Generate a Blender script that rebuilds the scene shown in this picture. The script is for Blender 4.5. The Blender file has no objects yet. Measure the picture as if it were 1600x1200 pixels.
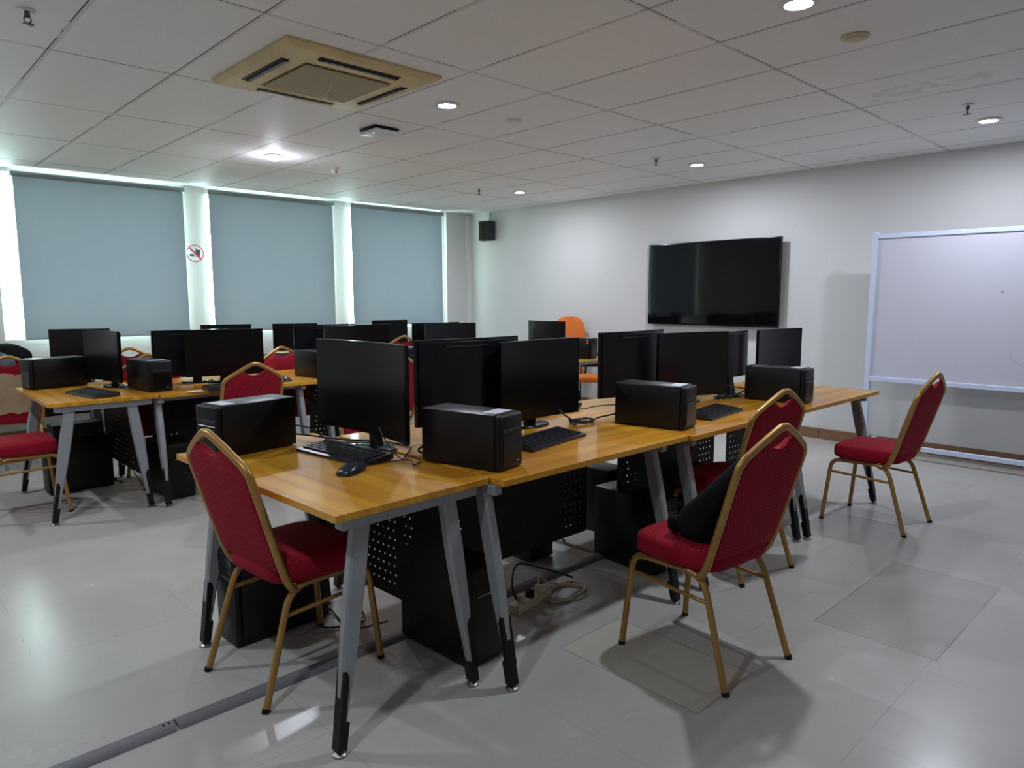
import bpy, bmesh, math, random
from mathutils import Vector, Matrix
random.seed(7)
SC = bpy.context.scene
COL = SC.collection
PI = math.pi

# ------------------------------------------------------------------ camera
F_PX, PITCH, YAW, ROLL, EYE = 1101.9, .12281, .76067, -.00152, 1.44
cam_d = bpy.data.cameras.new('camera')
cam_d.sensor_width = 36.0
cam_d.lens = 36.0 * F_PX / 1600.0
cam_d.clip_start = .05; cam_d.clip_end = 100
cam = bpy.data.objects.new('camera', cam_d)
COL.objects.link(cam)
Fv = Vector((math.sin(YAW)*math.cos(PITCH), math.cos(YAW)*math.cos(PITCH), -math.sin(PITCH)))
R0 = Vector((math.cos(YAW), -math.sin(YAW), 0)); U0 = R0.cross(Fv)
Rv = math.cos(ROLL)*R0 + math.sin(ROLL)*U0
Uv = -math.sin(ROLL)*R0 + math.cos(ROLL)*U0
mw = Matrix((Rv, Uv, -Fv)).transposed().to_4x4()
mw.translation = Vector((0, 0, EYE))
cam.matrix_world = mw
SC.camera = cam

# ------------------------------------------------------------------ world: daylight outside the blinds
w = bpy.data.worlds.new('daylight'); SC.world = w; w.use_nodes = True
bg = w.node_tree.nodes['Background']
bg.inputs[0].default_value = (.80, 1.0, .96, 1); bg.inputs[1].default_value = 15.0

SC.view_settings.view_transform = 'Standard'
SC.view_settings.look = 'None'
SC.view_settings.gamma = 1
SC.view_settings.use_curve_mapping = False
SC.view_settings.exposure = 0.05
SC.cycles.use_denoising = True
SC.cycles.max_bounces = 10
SC.cycles.diffuse_bounces = 5
SC.cycles.sample_clamp_indirect = 6

# the ceiling's own downlights
CEIL = 2.703
LAMP_W = 22.5
LAMP_COL = (.83, .875, 1.0)
LAMPS = [(3.03, 3.80), (2.96, 6.2), (6.10, 6.27), (6.09, 3.82), (6.12, 1.45), (3.12, 1.48)]
LAMPS_UNSEEN = [(0.0, 1.46), (0.0, 3.8), (0.0, 6.2)]
LAMP_SCALE = {(0.0, 1.46): .8}
for i, (x, y) in enumerate(LAMPS + LAMPS_UNSEEN):
    ld = bpy.data.lights.new('downlight_lamp', 'AREA')
    ld.shape = 'DISK'; ld.size = .10
    ld.energy = LAMP_W * LAMP_SCALE.get((x, y), 1.0); ld.color = LAMP_COL
    lo = bpy.data.objects.new('downlight_lamp', ld); COL.objects.link(lo)
    lo.location = (x, y, CEIL - (.05 if (x, y) == (2.96, 6.2) else .02))

# ------------------------------------------------------------------ materials
def new_mat(name):
    m = bpy.data.materials.new(name); m.use_nodes = True
    nt = m.node_tree
    return m, nt, nt.nodes['Principled BSDF']

def simple(name, col, rough=.5, metal=0, spec=.5, coat=0, noise=0, nscale=20, bump=0, bscale=200):
    m, nt, b = new_mat(name)
    b.inputs['Base Color'].default_value = (*col, 1)
    b.inputs['Roughness'].default_value = rough
    b.inputs['Metallic'].default_value = metal
    b.inputs['Specular IOR Level'].default_value = spec
    b.inputs['Coat Weight'].default_value = coat
    tc = nt.nodes.new('ShaderNodeTexCoord')
    n = nt.nodes.new('ShaderNodeTexNoise'); n.inputs['Scale'].default_value = nscale; n.inputs['Detail'].default_value = 5
    nt.links.new(tc.outputs['Object'], n.inputs['Vector'])
    cr = nt.nodes.new('ShaderNodeValToRGB')
    a = max(0, 1 - noise)
    cr.color_ramp.elements[0].color = (col[0]*a, col[1]*a, col[2]*a, 1)
    cr.color_ramp.elements[0].position = .3
    k = 1 + noise*.5
    cr.color_ramp.elements[1].color = (min(1, col[0]*k), min(1, col[1]*k), min(1, col[2]*k), 1)
    cr.color_ramp.elements[1].position = .7
    nt.links.new(n.outputs['Fac'], cr.inputs['Fac'])
    nt.links.new(cr.outputs['Color'], b.inputs['Base Color'])
    if bump:
        n2 = nt.nodes.new('ShaderNodeTexNoise'); n2.inputs['Scale'].default_value = bscale
        nt.links.new(tc.outputs['Object'], n2.inputs['Vector'])
        bp = nt.nodes.new('ShaderNodeBump'); bp.inputs['Strength'].default_value = bump; bp.inputs['Distance'].default_value = .002
        nt.links.new(n2.outputs['Fac'], bp.inputs['Height']); nt.links.new(bp.outputs['Normal'], b.inputs['Normal'])
    return m

class NT:
    """tiny expression helper over shader math nodes"""
    def __init__(s, nt): s.nt = nt
    def m(s, op, a, b=None, c=None):
        n = s.nt.nodes.new('ShaderNodeMath'); n.operation = op
        for i, v in enumerate((a, b, c)):
            if v is None: continue
            if isinstance(v, (int, float)): n.inputs[i].default_value = v
            else: s.nt.links.new(v, n.inputs[i])
        return n.outputs[0]
    def mix(s, f, a, b):
        n = s.nt.nodes.new('ShaderNodeMix'); n.data_type = 'RGBA'
        for idx, v in ((0, f), (6, a), (7, b)):
            if isinstance(v, (int, float)): n.inputs[idx].default_value = v
            elif isinstance(v, tuple): n.inputs[idx].default_value = (*v, 1)
            else: s.nt.links.new(v, n.inputs[idx])
        return n.outputs[2]
    def line(s, coord, off, step, width):
        """1 on thin lines at off + k*step"""
        a = s.m('SUBTRACT', coord, off); a = s.m('DIVIDE', a, step)
        a = s.m('ADD', a, 100.5); a = s.m('FRACT', a); a = s.m('SUBTRACT', a, .5); a = s.m('ABSOLUTE', a)
        a = s.m('MULTIPLY', a, step)
        return s.m('LESS_THAN', a, width/2)
    def inside(s, X, Y, x0, x1, y0, y1):
        a = s.m('MULTIPLY', s.m('GREATER_THAN', X, x0), s.m('LESS_THAN', X, x1))
        b = s.m('MULTIPLY', s.m('GREATER_THAN', Y, y0), s.m('LESS_THAN', Y, y1))
        return s.m('MULTIPLY', a, b)
    def noise(s, vec, scale, detail=4):
        n = s.nt.nodes.new('ShaderNodeTexNoise'); n.inputs['Scale'].default_value = scale; n.inputs['Detail'].default_value = detail
        s.nt.links.new(vec, n.inputs['Vector']); return n.outputs['Fac']

def coords(nt):
    tc = nt.nodes.new('ShaderNodeTexCoord'); sp = nt.nodes.new('ShaderNodeSeparateXYZ')
    nt.links.new(tc.outputs['Object'], sp.inputs[0])
    return tc.outputs['Object'], sp.outputs[0], sp.outputs[1], sp.outputs[2]

def wood(name, axis):
    m, nt, b = new_mat(name); e = NT(nt); V, X, Y, Z = coords(nt)
    mp = nt.nodes.new('ShaderNodeMapping'); nt.links.new(V, mp.inputs[0])
    mp.inputs['Scale'].default_value = (.7, 14, 3) if axis == 'x' else (14, .7, 3)
    f1 = e.noise(mp.outputs[0], 1.0, 3)
    mp2 = nt.nodes.new('ShaderNodeMapping'); nt.links.new(V, mp2.inputs[0])
    mp2.inputs['Scale'].default_value = (3, 120, 20) if axis == 'x' else (120, 3, 20)
    f2 = e.noise(mp2.outputs[0], 1.0, 5)
    cr = nt.nodes.new('ShaderNodeValToRGB'); nt.links.new(f1, cr.inputs[0])
    cr.color_ramp.elements[0].position = .39; cr.color_ramp.elements[0].color = (.50, .195, .008, 1)
    cr.color_ramp.elements[1].position = .62; cr.color_ramp.elements[1].color = (.72, .365, .028, 1)
    mm = e.mix(e.m('MULTIPLY', f2, .35), cr.outputs[0], (.38, .17, .03))
    nt.links.new(mm, b.inputs['Base Color'])
    b.inputs['Roughness'].default_value = .42
    b.inputs['Specular IOR Level'].default_value = .2; b.inputs['Coat Weight'].default_value = .45; b.inputs['Coat Roughness'].default_value = .09
    return m

def fabric(name, mode):
    m, nt, b = new_mat(name); e = NT(nt); V, X, Y, Z = coords(nt)
    A = X; B = Z if mode == 'back' else Y
    s = .021
    u = e.m('ADD', A, e.m('MULTIPLY', B, .45)); v = e.m('SUBTRACT', B, e.m('MULTIPLY', A, .45))
    def cell(t):
        a = e.m('ADD', e.m('DIVIDE', t, s), 100.0); a = e.m('FRACT', a); a = e.m('SUBTRACT', a, .5)
        return e.m('MULTIPLY', a, s)
    cu, cv = cell(u), cell(v)
    d = e.m('SQRT', e.m('ADD', e.m('MULTIPLY', cu, cu), e.m('MULTIPLY', cv, cv)))
    dot = e.m('LESS_THAN', d, .0016)
    if mode != 'back':
        geo = nt.nodes.new('ShaderNodeNewGeometry'); sp = nt.nodes.new('ShaderNodeSeparateXYZ'); nt.links.new(geo.outputs['Normal'], sp.inputs[0])
        dot = e.m('MULTIPLY', dot, e.m('GREATER_THAN', sp.outputs[2], .75))
    base = e.mix(e.noise(V, 8), (.23, .003, .014), (.31, .005, .021))
    col = e.mix(e.m('MULTIPLY', dot, .8), base, (.60, .20, .12))
    nt.links.new(col, b.inputs['Base Color'])
    b.inputs['Roughness'].default_value = .85
    b.inputs['Sheen Weight'].default_value = .03
    b.inputs['Sheen Tint'].default_value = (1, .3, .35, 1)
    b.inputs['Specular IOR Level'].default_value = .2
    n2 = e.noise(V, 500)
    bp = nt.nodes.new('ShaderNodeBump'); bp.inputs['Strength'].default_value = .35; bp.inputs['Distance'].default_value = .001
    nt.links.new(n2, bp.inputs['Height']); nt.links.new(bp.outputs['Normal'], b.inputs['Normal'])
    return m

def floor_mat():
    m, nt, b = new_mat('vinyl floor'); e = NT(nt); V, X, Y, Z = coords(nt)
    n1 = e.noise(V, 2.2, 6); n2 = e.noise(V, 30, 6)
    base = e.mix(n1, (.42, .412, .375), (.52, .51, .47))
    base = e.mix(e.m('MULTIPLY', n2, .35), base, (.36, .36, .33))
    seam = e.m('MAXIMUM', e.line(X, .45, .62, .004), e.line(Y, .77, .62, .004))
    nz = e.m('GREATER_THAN', e.noise(V, 1.3, 2), .5)
    base = e.mix(e.m('MULTIPLY', e.m('MULTIPLY', seam, nz), .30), base, (.22, .21, .19))
    p1 = e.inside(X, Y, 2.05, 2.43, 1.22, 1.86)
    base = e.mix(e.m('MULTIPLY', p1, .6), base, (.50, .48, .38))
    p2 = e.inside(X, Y, 3.05, 4.06, .76, 1.24)
    base = e.mix(e.m('MULTIPLY', p2, .35), base, (.31, .30, .26))
    p3 = e.inside(X, Y, 3.5, 4.6, 1.27, 1.6)
    base = e.mix(e.m('MULTIPLY', p3, .25), base, (.33, .32, .29))
    for (x0, x1, y0, y1) in ((2.05, 2.43, 1.22, 1.86), (3.05, 4.06, .76, 1.24)):
        i2 = e.inside(X, Y, x0-.005, x1+.005, y0-.005, y1+.005)
        i1 = e.inside(X, Y, x0, x1, y0, y1)
        ed = e.m('SUBTRACT', i2, i1)
        base = e.mix(e.m('MULTIPLY', e.m('MULTIPLY', ed, e.noise(V, 6)), .9), base, (.06, .05, .04))
    nt.links.new(base, b.inputs['Base Color'])
    r = e.m('ADD', .17, e.m('MULTIPLY', n1, .16))
    nt.links.new(r, b.inputs['Roughness'])
    b.inputs['Specular IOR Level'].default_value = .45
    bp = nt.nodes.new('ShaderNodeBump'); bp.inputs['Strength'].default_value = .06; bp.inputs['Distance'].default_value = .004
    nt.links.new(e.noise(V, 7, 3), bp.inputs['Height']); nt.links.new(bp.outputs['Normal'], b.inputs['Normal'])
    return m

def ceiling_mat():
    m, nt, b = new_mat('ceiling tiles'); e = NT(nt); V, X, Y, Z = coords(nt)
    base = e.mix(e.noise(V, 1.2, 3), (.83, .845, .85), (.88, .895, .90))
    bar = e.m('MAXIMUM', e.line(X, 1.51, .605, .020), e.line(Y, 1.98, 1.205, .020))
    base = e.mix(e.m('MULTIPLY', bar, .5), base, (.56, .56, .55))
    gap = e.m('MAXIMUM', e.line(X, 1.498, .605, .007), e.line(Y, 1.968, 1.205, .007))
    nz = e.m('GREATER_THAN', e.noise(V, 1.7, 2), .46)
    base = e.mix(e.m('ADD', e.m('MULTIPLY', gap, .35), e.m('MULTIPLY', e.m('MULTIPLY', gap, nz), .60)), base, (.035, .035, .035))
    # water stain by the whiteboard side
    dx = e.m('DIVIDE', e.m('SUBTRACT', X, 4.95), .20); dy = e.m('DIVIDE', e.m('SUBTRACT', Y, 1.50), .42)
    d = e.m('ADD', e.m('MULTIPLY', dx, dx), e.m('MULTIPLY', dy, dy))
    st = e.m('MULTIPLY', e.m('LESS_THAN', d, 1.0), e.m('GREATER_THAN', e.noise(V, 9, 4), .53))
    base = e.mix(e.m('MULTIPLY', st, .22), base, (.38, .31, .20))
    nt.links.new(base, b.inputs['Base Color'])
    b.inputs['Roughness'].default_value = .6
    b.inputs['Specular IOR Level'].default_value = .35
    bp = nt.nodes.new('ShaderNodeBump'); bp.inputs['Strength'].default_value = .15; bp.inputs['Distance'].default_value = .002
    nt.links.new(e.noise(V, 160, 3), bp.inputs['Height']); nt.links.new(bp.outputs['Normal'], b.inputs['Normal'])
    return m

def wall_mat():
    m, nt, b = new_mat('painted wall'); e = NT(nt); V, X, Y, Z = coords(nt)
    base = e.mix(e.noise(V, .9, 5), (.63, .63, .62), (.70, .70, .69))
    sp = e.m('GREATER_THAN', e.noise(V, 14, 2), .77)
    base = e.mix(e.m('MULTIPLY', sp, .25), base, (.35, .33, .30))
    nt.links.new(base, b.inputs['Base Color'])
    b.inputs['Roughness'].default_value = .7; b.inputs['Specular IOR Level'].default_value = .3
    bp = nt.nodes.new('ShaderNodeBump'); bp.inputs['Strength'].default_value = .12; bp.inputs['Distance'].default_value = .003
    nt.links.new(e.noise(V, 60, 3), bp.inputs['Height']); nt.links.new(bp.outputs['Normal'], b.inputs['Normal'])
    return m

def blind_mat():
    m = bpy.data.materials.new('blind fabric'); m.use_nodes = True; nt = m.node_tree; e = NT(nt)
    nt.nodes.clear()
    V, X, Y, Z = coords(nt)
    out = nt.nodes.new('ShaderNodeOutputMaterial')
    col = e.mix(e.noise(V, 1.5, 3), (.24, .31, .36), (.27, .34, .39))
    # the face to the room is blue grey, the face to the glass is coated white
    geo = nt.nodes.new('ShaderNodeNewGeometry'); sp = nt.nodes.new('ShaderNodeSeparateXYZ')
    nt.links.new(geo.outputs['True Normal'], sp.inputs[0])
    outer = e.m('GREATER_THAN', sp.outputs[1], .5)
    col2 = e.mix(outer, col, (.80, .82, .82))
    d = nt.nodes.new('ShaderNodeBsdfDiffuse'); nt.links.new(col2, d.inputs[0])
    t = nt.nodes.new('ShaderNodeBsdfTranslucent'); t.inputs[0].default_value = (.66, .70, .80, 1)
    mx = nt.nodes.new('ShaderNodeMixShader'); mx.inputs[0].default_value = .026
    nt.links.new(d.outputs[0], mx.inputs[1]); nt.links.new(t.outputs[0], mx.inputs[2])
    nt.links.new(mx.outputs[0], out.inputs[0])
    return m

def whiteboard_mat():
    m, nt, b = new_mat('whiteboard surface'); e = NT(nt); V, X, Y, Z = coords(nt)
    smear = e.m('MULTIPLY', e.m('GREATER_THAN', e.noise(V, 7, 6), .60), .06)
    base = e.mix(smear, (.60, .60, .68), (.52, .52, .58))
    # faint marker arc and dot left on the board
    def ring(cy, cz, r, wd, z0):
        dy = e.m('SUBTRACT', Y, cy); dz = e.m('DIVIDE', e.m('SUBTRACT', Z, cz), .72)
        d = e.m('SQRT', e.m('ADD', e.m('MULTIPLY', dy, dy), e.m('MULTIPLY', dz, dz)))
        k = e.m('LESS_THAN', e.m('ABSOLUTE', e.m('SUBTRACT', d, r)), wd)
        return e.m('MULTIPLY', k, e.m('LESS_THAN', Z, z0))
    base = e.mix(e.m('MULTIPLY', ring(1.20, .98, .135, .003, .99), .5), base, (.25, .25, .32))
    base = e.mix(e.m('MULTIPLY', ring(1.42, 1.475, .001, .011, 3), .7), base, (.2, .2, .25))
    nt.links.new(base, b.inputs['Base Color'])
    b.inputs['Roughness'].default_value = .22
    return m

def glass_mat():
    m = bpy.data.materials.new('window glass'); m.use_nodes = True; nt = m.node_tree; nt.nodes.clear()
    out = nt.nodes.new('ShaderNodeOutputMaterial')
    t = nt.nodes.new('ShaderNodeBsdfTransparent'); t.inputs[0].default_value = (.93, .98, .97, 1)
    g = nt.nodes.new('ShaderNodeBsdfGlossy'); g.inputs['Roughness'].default_value = .02
    mx = nt.nodes.new('ShaderNodeMixShader'); mx.inputs[0].default_value = .08
    nt.links.new(t.outputs[0], mx.inputs[1]); nt.links.new(g.outputs[0], mx.inputs[2]); nt.links.new(mx.outputs[0], out.inputs[0])
    return m

def emis(name, col, s):
    m, nt, b = new_mat(name)
    b.inputs['Emission Color'].default_value = (*col, 1); b.inputs['Emission Strength'].default_value = s
    return m

def ac_mat():
    return simple('aged cream plastic', (.68, .54, .28), .45, noise=.22, nscale=2.2)

def grille_mat():
    m, nt, b = new_mat('return grille'); e = NT(nt); V, X, Y, Z = coords(nt)
    g = e.m('MAXIMUM', e.line(X, 0, .014, .006), e.line(Y, 0, .014, .006))
    col = e.mix(g, (.20, .16, .075), (.42, .35, .19))
    nt.links.new(col, b.inputs['Base Color']); b.inputs['Roughness'].default_value = .6
    return m

M = dict(
    wood_x=wood('desk wood x', 'x'), wood_y=wood('desk wood y', 'y'),
    red_back=fabric('red fabric back', 'back'), red_seat=fabric('red fabric seat', 'seat'),
    gold=simple('gold frame', (.42, .235, .065), .38, metal=.55, noise=.12, nscale=9),
    floor=floor_mat(), ceiling=ceiling_mat(), wall=wall_mat(), blind=blind_mat(), board=whiteboard_mat(), glass=glass_mat(),
    blindbar=simple('blind rail', (.30, .37, .38), .5),
    grey=simple('grey metal leg', (.30, .315, .32), .42, metal=.25, noise=.06),
    greyl=simple('grey metal beam', (.30, .32, .33), .45, metal=.2, noise=.06),
    blackp=simple('black plastic', (.004, .004, .0045), .42, spec=.3, noise=.1),
    blackm=simple('black perforated steel', (.0045, .0045, .005), .5, spec=.25, noise=.2, nscale=6, bump=.2, bscale=400),
    blackg=simple('black gloss', (.004, .004, .0045), .2, spec=.3),
    pctop=simple('black steel case', (.005, .005, .006), .38, spec=.35, noise=.2, nscale=5, bump=.1, bscale=700),
    screen=simple('matte screen', (.004, .004, .004), .25, spec=.38, noise=.1, nscale=2),
    tvscreen=simple('tv screen', (.003, .003, .0035), .055, spec=.38, noise=.1, nscale=2),
    monback=simple('monitor back', (.0055, .006, .009), .30, spec=.3, noise=.15, nscale=3),
    key=simple('key caps', (.016, .017, .019), .45),
    kbd=simple('keyboard body', (.018, .021, .030), .28),
    chrome=simple('dull chrome', (.35, .33, .30), .35, metal=.9, noise=.2, nscale=60),
    white=simple('white plastic', (.75, .76, .76), .45, noise=.04),
    label=simple('paper label', (.55, .58, .66), .5, noise=.12, nscale=60),
    wbframe=simple('white board frame', (.62, .70, .86), .40, noise=.04),
    brown=simple('brown skirting', (.24, .125, .065), .5, noise=.15, nscale=4),
    conduit=simple('grey floor conduit', (.17, .17, .185), .5, noise=.1, nscale=3),
    cable=simple('black cable', (.012, .012, .012), .5),
    cablew=simple('beige cable', (.50, .44, .33), .5),
    beige=simple('beige plastic', (.58, .50, .34), .5),
    orange=simple('orange mesh', (.74, .17, .02), .7, noise=.1, nscale=60, bump=.2, bscale=300),
    bag=simple('black cloth', (.0045, .0045, .0055), .85, spec=.15, noise=.3, nscale=12, bump=.5, bscale=60),
    greyc=simple('grey cloth', (.10, .12, .14), .8, noise=.2),
    ply=simple('bare plywood', (.50, .34, .20), .7, noise=.18, nscale=7),
    ac=ac_mat(), grille=grille_mat(), dark=simple('dark slot', (.01, .01, .01), .6),
    lamp=emis('lamp diffuser', (.85, .92, 1), 30),
    apwhite=simple('access point shell', (.70, .73, .76), .35),
    led=emis('status led', (.3, .6, 1), 4),
    signred=simple('sign red', (.50, .02, .06), .5), signblack=simple('sign black', (.01, .03, .03), .5), signwhite=simple('sign white', (.72, .74, .74), .4),
    speaker=simple('speaker grille', (.020, .021, .030), .6, noise=.2, nscale=40),
    yellow=simple('yellow sticker', (.55, .30, .05), .5),
    brass=simple('sprinkler metal', (.12, .11, .10), .4, metal=.7),
)

# ------------------------------------------------------------------ mesh helpers
def bm_new(): return bmesh.new()

def box(bm, x0, x1, y0, y1, z0, z1, bevel=0, seg=2, mat=None):
    vs = [bm.verts.new(p) for p in ((x0,y0,z0),(x1,y0,z0),(x1,y1,z0),(x0,y1,z0),(x0,y0,z1),(x1,y0,z1),(x1,y1,z1),(x0,y1,z1))]
    fs = [bm.faces.new([vs[i] for i in f]) for f in ((0,3,2,1),(4,5,6,7),(0,1,5,4),(1,2,6,5),(2,3,7,6),(3,0,4,7))]
    if bevel:
        ed = set()
        for f in fs: ed.update(f.edges)
        bmesh.ops.bevel(bm, geom=list(ed), offset=bevel, segments=seg, affect='EDGES', profile=.5)
    return vs

def tube(bm, pts, r, n=8, caps=True, ell=None):
    """sweep a round (or elliptical ell=(a,b)) section along pts; r may be a list"""
    pts = [Vector(p) for p in pts]
    N = len(pts)
    rs = r if isinstance(r, (list, tuple)) else [r]*N
    tang = []
    for i in range(N):
        a = pts[max(0, i-1)]; b = pts[min(N-1, i+1)]
        tang.append((b-a).normalized())
    up = Vector((0, 0, 1)) if abs(tang[0].z) < .9 else Vector((1, 0, 0))
    nrm = (up - tang[0]*up.dot(tang[0])).normalized()
    rings = []
    for i in range(N):
        t = tang[i]
        nrm = (nrm - t*nrm.dot(t)).normalized(); bn = t.cross(nrm)
        ring = []
        for k in range(n):
            a = 2*PI*k/n
            ring.append(bm.verts.new(pts[i] + (nrm*math.cos(a) + bn*math.sin(a))*rs[i]))
        rings.append(ring)
    for i in range(N-1):
        for k in range(n):
            bm.faces.new((rings[i][k], rings[i][(k+1) % n], rings[i+1][(k+1) % n], rings[i+1][k]))
    if caps:
        bm.faces.new(list(reversed(rings[0]))); bm.faces.new(rings[-1])

def smooth_path(pts, k=5):
    P = [Vector(p) for p in pts]; out = []
    for i in range(len(P)-1):
        p0 = P[max(0, i-1)]; p1 = P[i]; p2 = P[i+1]; p3 = P[min(len(P)-1, i+2)]
        for j in range(k):
            t = j/k
            out.append(.5*((2*p1) + (p2-p0)*t + (2*p0-5*p1+4*p2-p3)*t*t + (-p0+3*p1-3*p2+p3)*t**3))
    out.append(P[-1]); return out

def fillet(pts, r=.05, k=5):
    """straight runs with rounded corners"""
    P = [Vector(p) for p in pts]; out = [P[0]]
    for i in range(1, len(P)-1):
        a, b, c = P[i-1], P[i], P[i+1]
        d1 = min(r, (a-b).length*.45); d2 = min(r, (c-b).length*.45)
        s = b + (a-b).normalized()*d1; e_ = b + (c-b).normalized()*d2
        for j in range(k+1):
            t = j/k
            out.append((1-t)**2*s + 2*t*(1-t)*b + t*t*e_)
    out.append(P[-1]); return out

def lathe(bm, prof, n=20, cx=0, cy=0):
    rings = []
    for (r, z) in prof:
        rings.append([bm.verts.new((cx + r*math.cos(2*PI*k/n), cy + r*math.sin(2*PI*k/n), z)) for k in range(n)])
    for i in range(len(rings)-1):
        for k in range(n):
            bm.faces.new((rings[i][k], rings[i][(k+1) % n], rings[i+1][(k+1) % n], rings[i+1][k]))
    bm.faces.new(list(reversed(rings[0]))); bm.faces.new(rings[-1])

def loft(bm, sections):
    """sections: lists of 4+ points each, closed rings"""
    rings = [[bm.verts.new(p) for p in s] for s in sections]
    n = len(rings[0])
    for i in range(len(rings)-1):
        for k in range(n):
            bm.faces.new((rings[i][k], rings[i][(k+1) % n], rings[i+1][(k+1) % n], rings[i+1][k]))
    bm.faces.new(list(reversed(rings[0]))); bm.faces.new(rings[-1])

def prism(bm, outline, place, t0, t1):
    """outline 2D points; place(u,v,t)->3D"""
    a = [bm.verts.new(place(u, v, t0)) for u, v in outline]
    b = [bm.verts.new(place(u, v, t1)) for u, v in outline]
    n = len(outline)
    bm.faces.new(list(reversed(a))); bm.faces.new(b)
    for k in range(n):
        bm.faces.new((a[k], a[(k+1) % n], b[(k+1) % n], b[k]))

def obj(name, bm, mat, parent=None, smooth=None, subsurf=0):
    bmesh.ops.recalc_face_normals(bm, faces=bm.faces)
    me = bpy.data.meshes.new(name); bm.to_mesh(me); bm.free()
    me.materials.append(mat)
    if smooth is not None:
        for p in me.polygons: p.use_smooth = True
        try: me.set_sharp_from_angle(angle=math.radians(smooth))
        except Exception: pass
    o = bpy.data.objects.new(name, me); COL.objects.link(o)
    if parent is not None: o.parent = parent
    if subsurf:
        md = o.modifiers.new('subdivision', 'SUBSURF'); md.levels = subsurf; md.render_levels = subsurf
    return o

def tag(o, label, cat, group=None):
    o['label'] = label; o['category'] = cat
    if group: o['group'] = group
    return o

def thing(name, label, cat, loc=(0, 0, 0), rotz=0, group=None):
    o = bpy.data.objects.new(name, None); COL.objects.link(o)
    o.empty_display_size = .1
    o.location = loc; o.rotation_euler = (0, 0, rotz)
    return tag(o, label, cat, group)

def struct(name, bm, mat, parent=None, smooth=None):
    o = obj(name, bm, mat, parent, smooth)
    if parent is None: o['kind'] = 'structure'
    return o

def dup(root, loc, rotz, label, group=None):
    r = root.copy(); COL.objects.link(r); r.location = loc; r.rotation_euler = (0, 0, rotz); r['label'] = label
    if group: r['group'] = group
    for ch in list(root.children):
        c = ch.copy(); COL.objects.link(c); c.parent = r
        for g in list(ch.children):
            d = g.copy(); COL.objects.link(d); d.parent = c
    return r

# ------------------------------------------------------------------ room shell
X0, X1, Y0, Y1 = -2.6, 7.17, -2.6, 8.51
bm = bm_new(); box(bm, X0-.2, X1+.2, Y0-.2, Y1+.25, -.15, 0); struct('floor', bm, M['floor'])
bm = bm_new(); box(bm, X0-.2, X1+.2, Y0-.2, Y1+.25, CEIL, CEIL+.12); struct('ceiling', bm, M['ceiling'])
bm = bm_new(); box(bm, X1, X1+.2, Y0-.2, Y1+.25, 0, CEIL); struct('wall_right', bm, M['wall'])
bm = bm_new(); box(bm, X0-.2, X0, Y0-.2, Y1+.25, 0, CEIL); struct('wall_left', bm, M['wall'])
bm = bm_new(); box(bm, X0, X1, Y0-.2, Y0, 0, CEIL); struct('wall_back', bm, M['wall'])
WINS = [(1.18, 2.93), (3.18, 4.80), (5.03, 6.60)]
SILL, HEAD = 1.02, 2.66
bm = bm_new()
box(bm, X0, X1, Y1, Y1+.25, 0, SILL)
box(bm, X0, X1, Y1, Y1+.25, HEAD, CEIL)
xs = [X0] + [v for wv in WINS for v in wv] + [X1]
for i in range(0, len(xs), 2):
    box(bm, xs[i], xs[i+1], Y1, Y1+.25, SILL, HEAD)
struct('wall_window', bm, M['wall'])
for i, (a, b_) in enumerate(WINS):
    bm = bm_new()
    f = .045
    for (p, q, r_, s_) in ((a, a+f, SILL, HEAD), (b_-f, b_, SILL, HEAD), (a+f, b_-f, SILL, SILL+f), (a+f, b_-f, HEAD-f, HEAD), ((a+b_)/2-.02, (a+b_)/2+.02, SILL+f, HEAD-f)):
        box(bm, p, q, Y1+.17, Y1+.22, r_, s_)
    wf = struct('window_%d' % (i+1), bm, M['white'])
    bm = bm_new(); box(bm, a+f, b_-f, Y1+.192, Y1+.198, SILL+f, HEAD-f)
    obj('glass_pane', bm, M['glass'], wf)
# shallow corner pilaster, skirting
bm = bm_new(); box(bm, 6.70, X1, Y1-.05, Y1, 0, CEIL); struct('trim_1', bm, M['wall'])
bm = bm_new(); box(bm, 7.08, X1, Y1-.075, Y1-.05, 0, CEIL-.03); struct('trim_2', bm, M['white'])
bm = bm_new()
y = Y0
while y < Y1-.1:
    e2 = min(y+.62, Y1-.08); box(bm, X1-.014, X1, y, e2-.006, 0, .105, .003, 1); y += .62
struct('baseboard_right', bm, M['brown'])
bm = bm_new(); box(bm, X0, 6.7, Y1-.014, Y1, 0, .105); struct('baseboard_window', bm, M['brown'])

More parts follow.
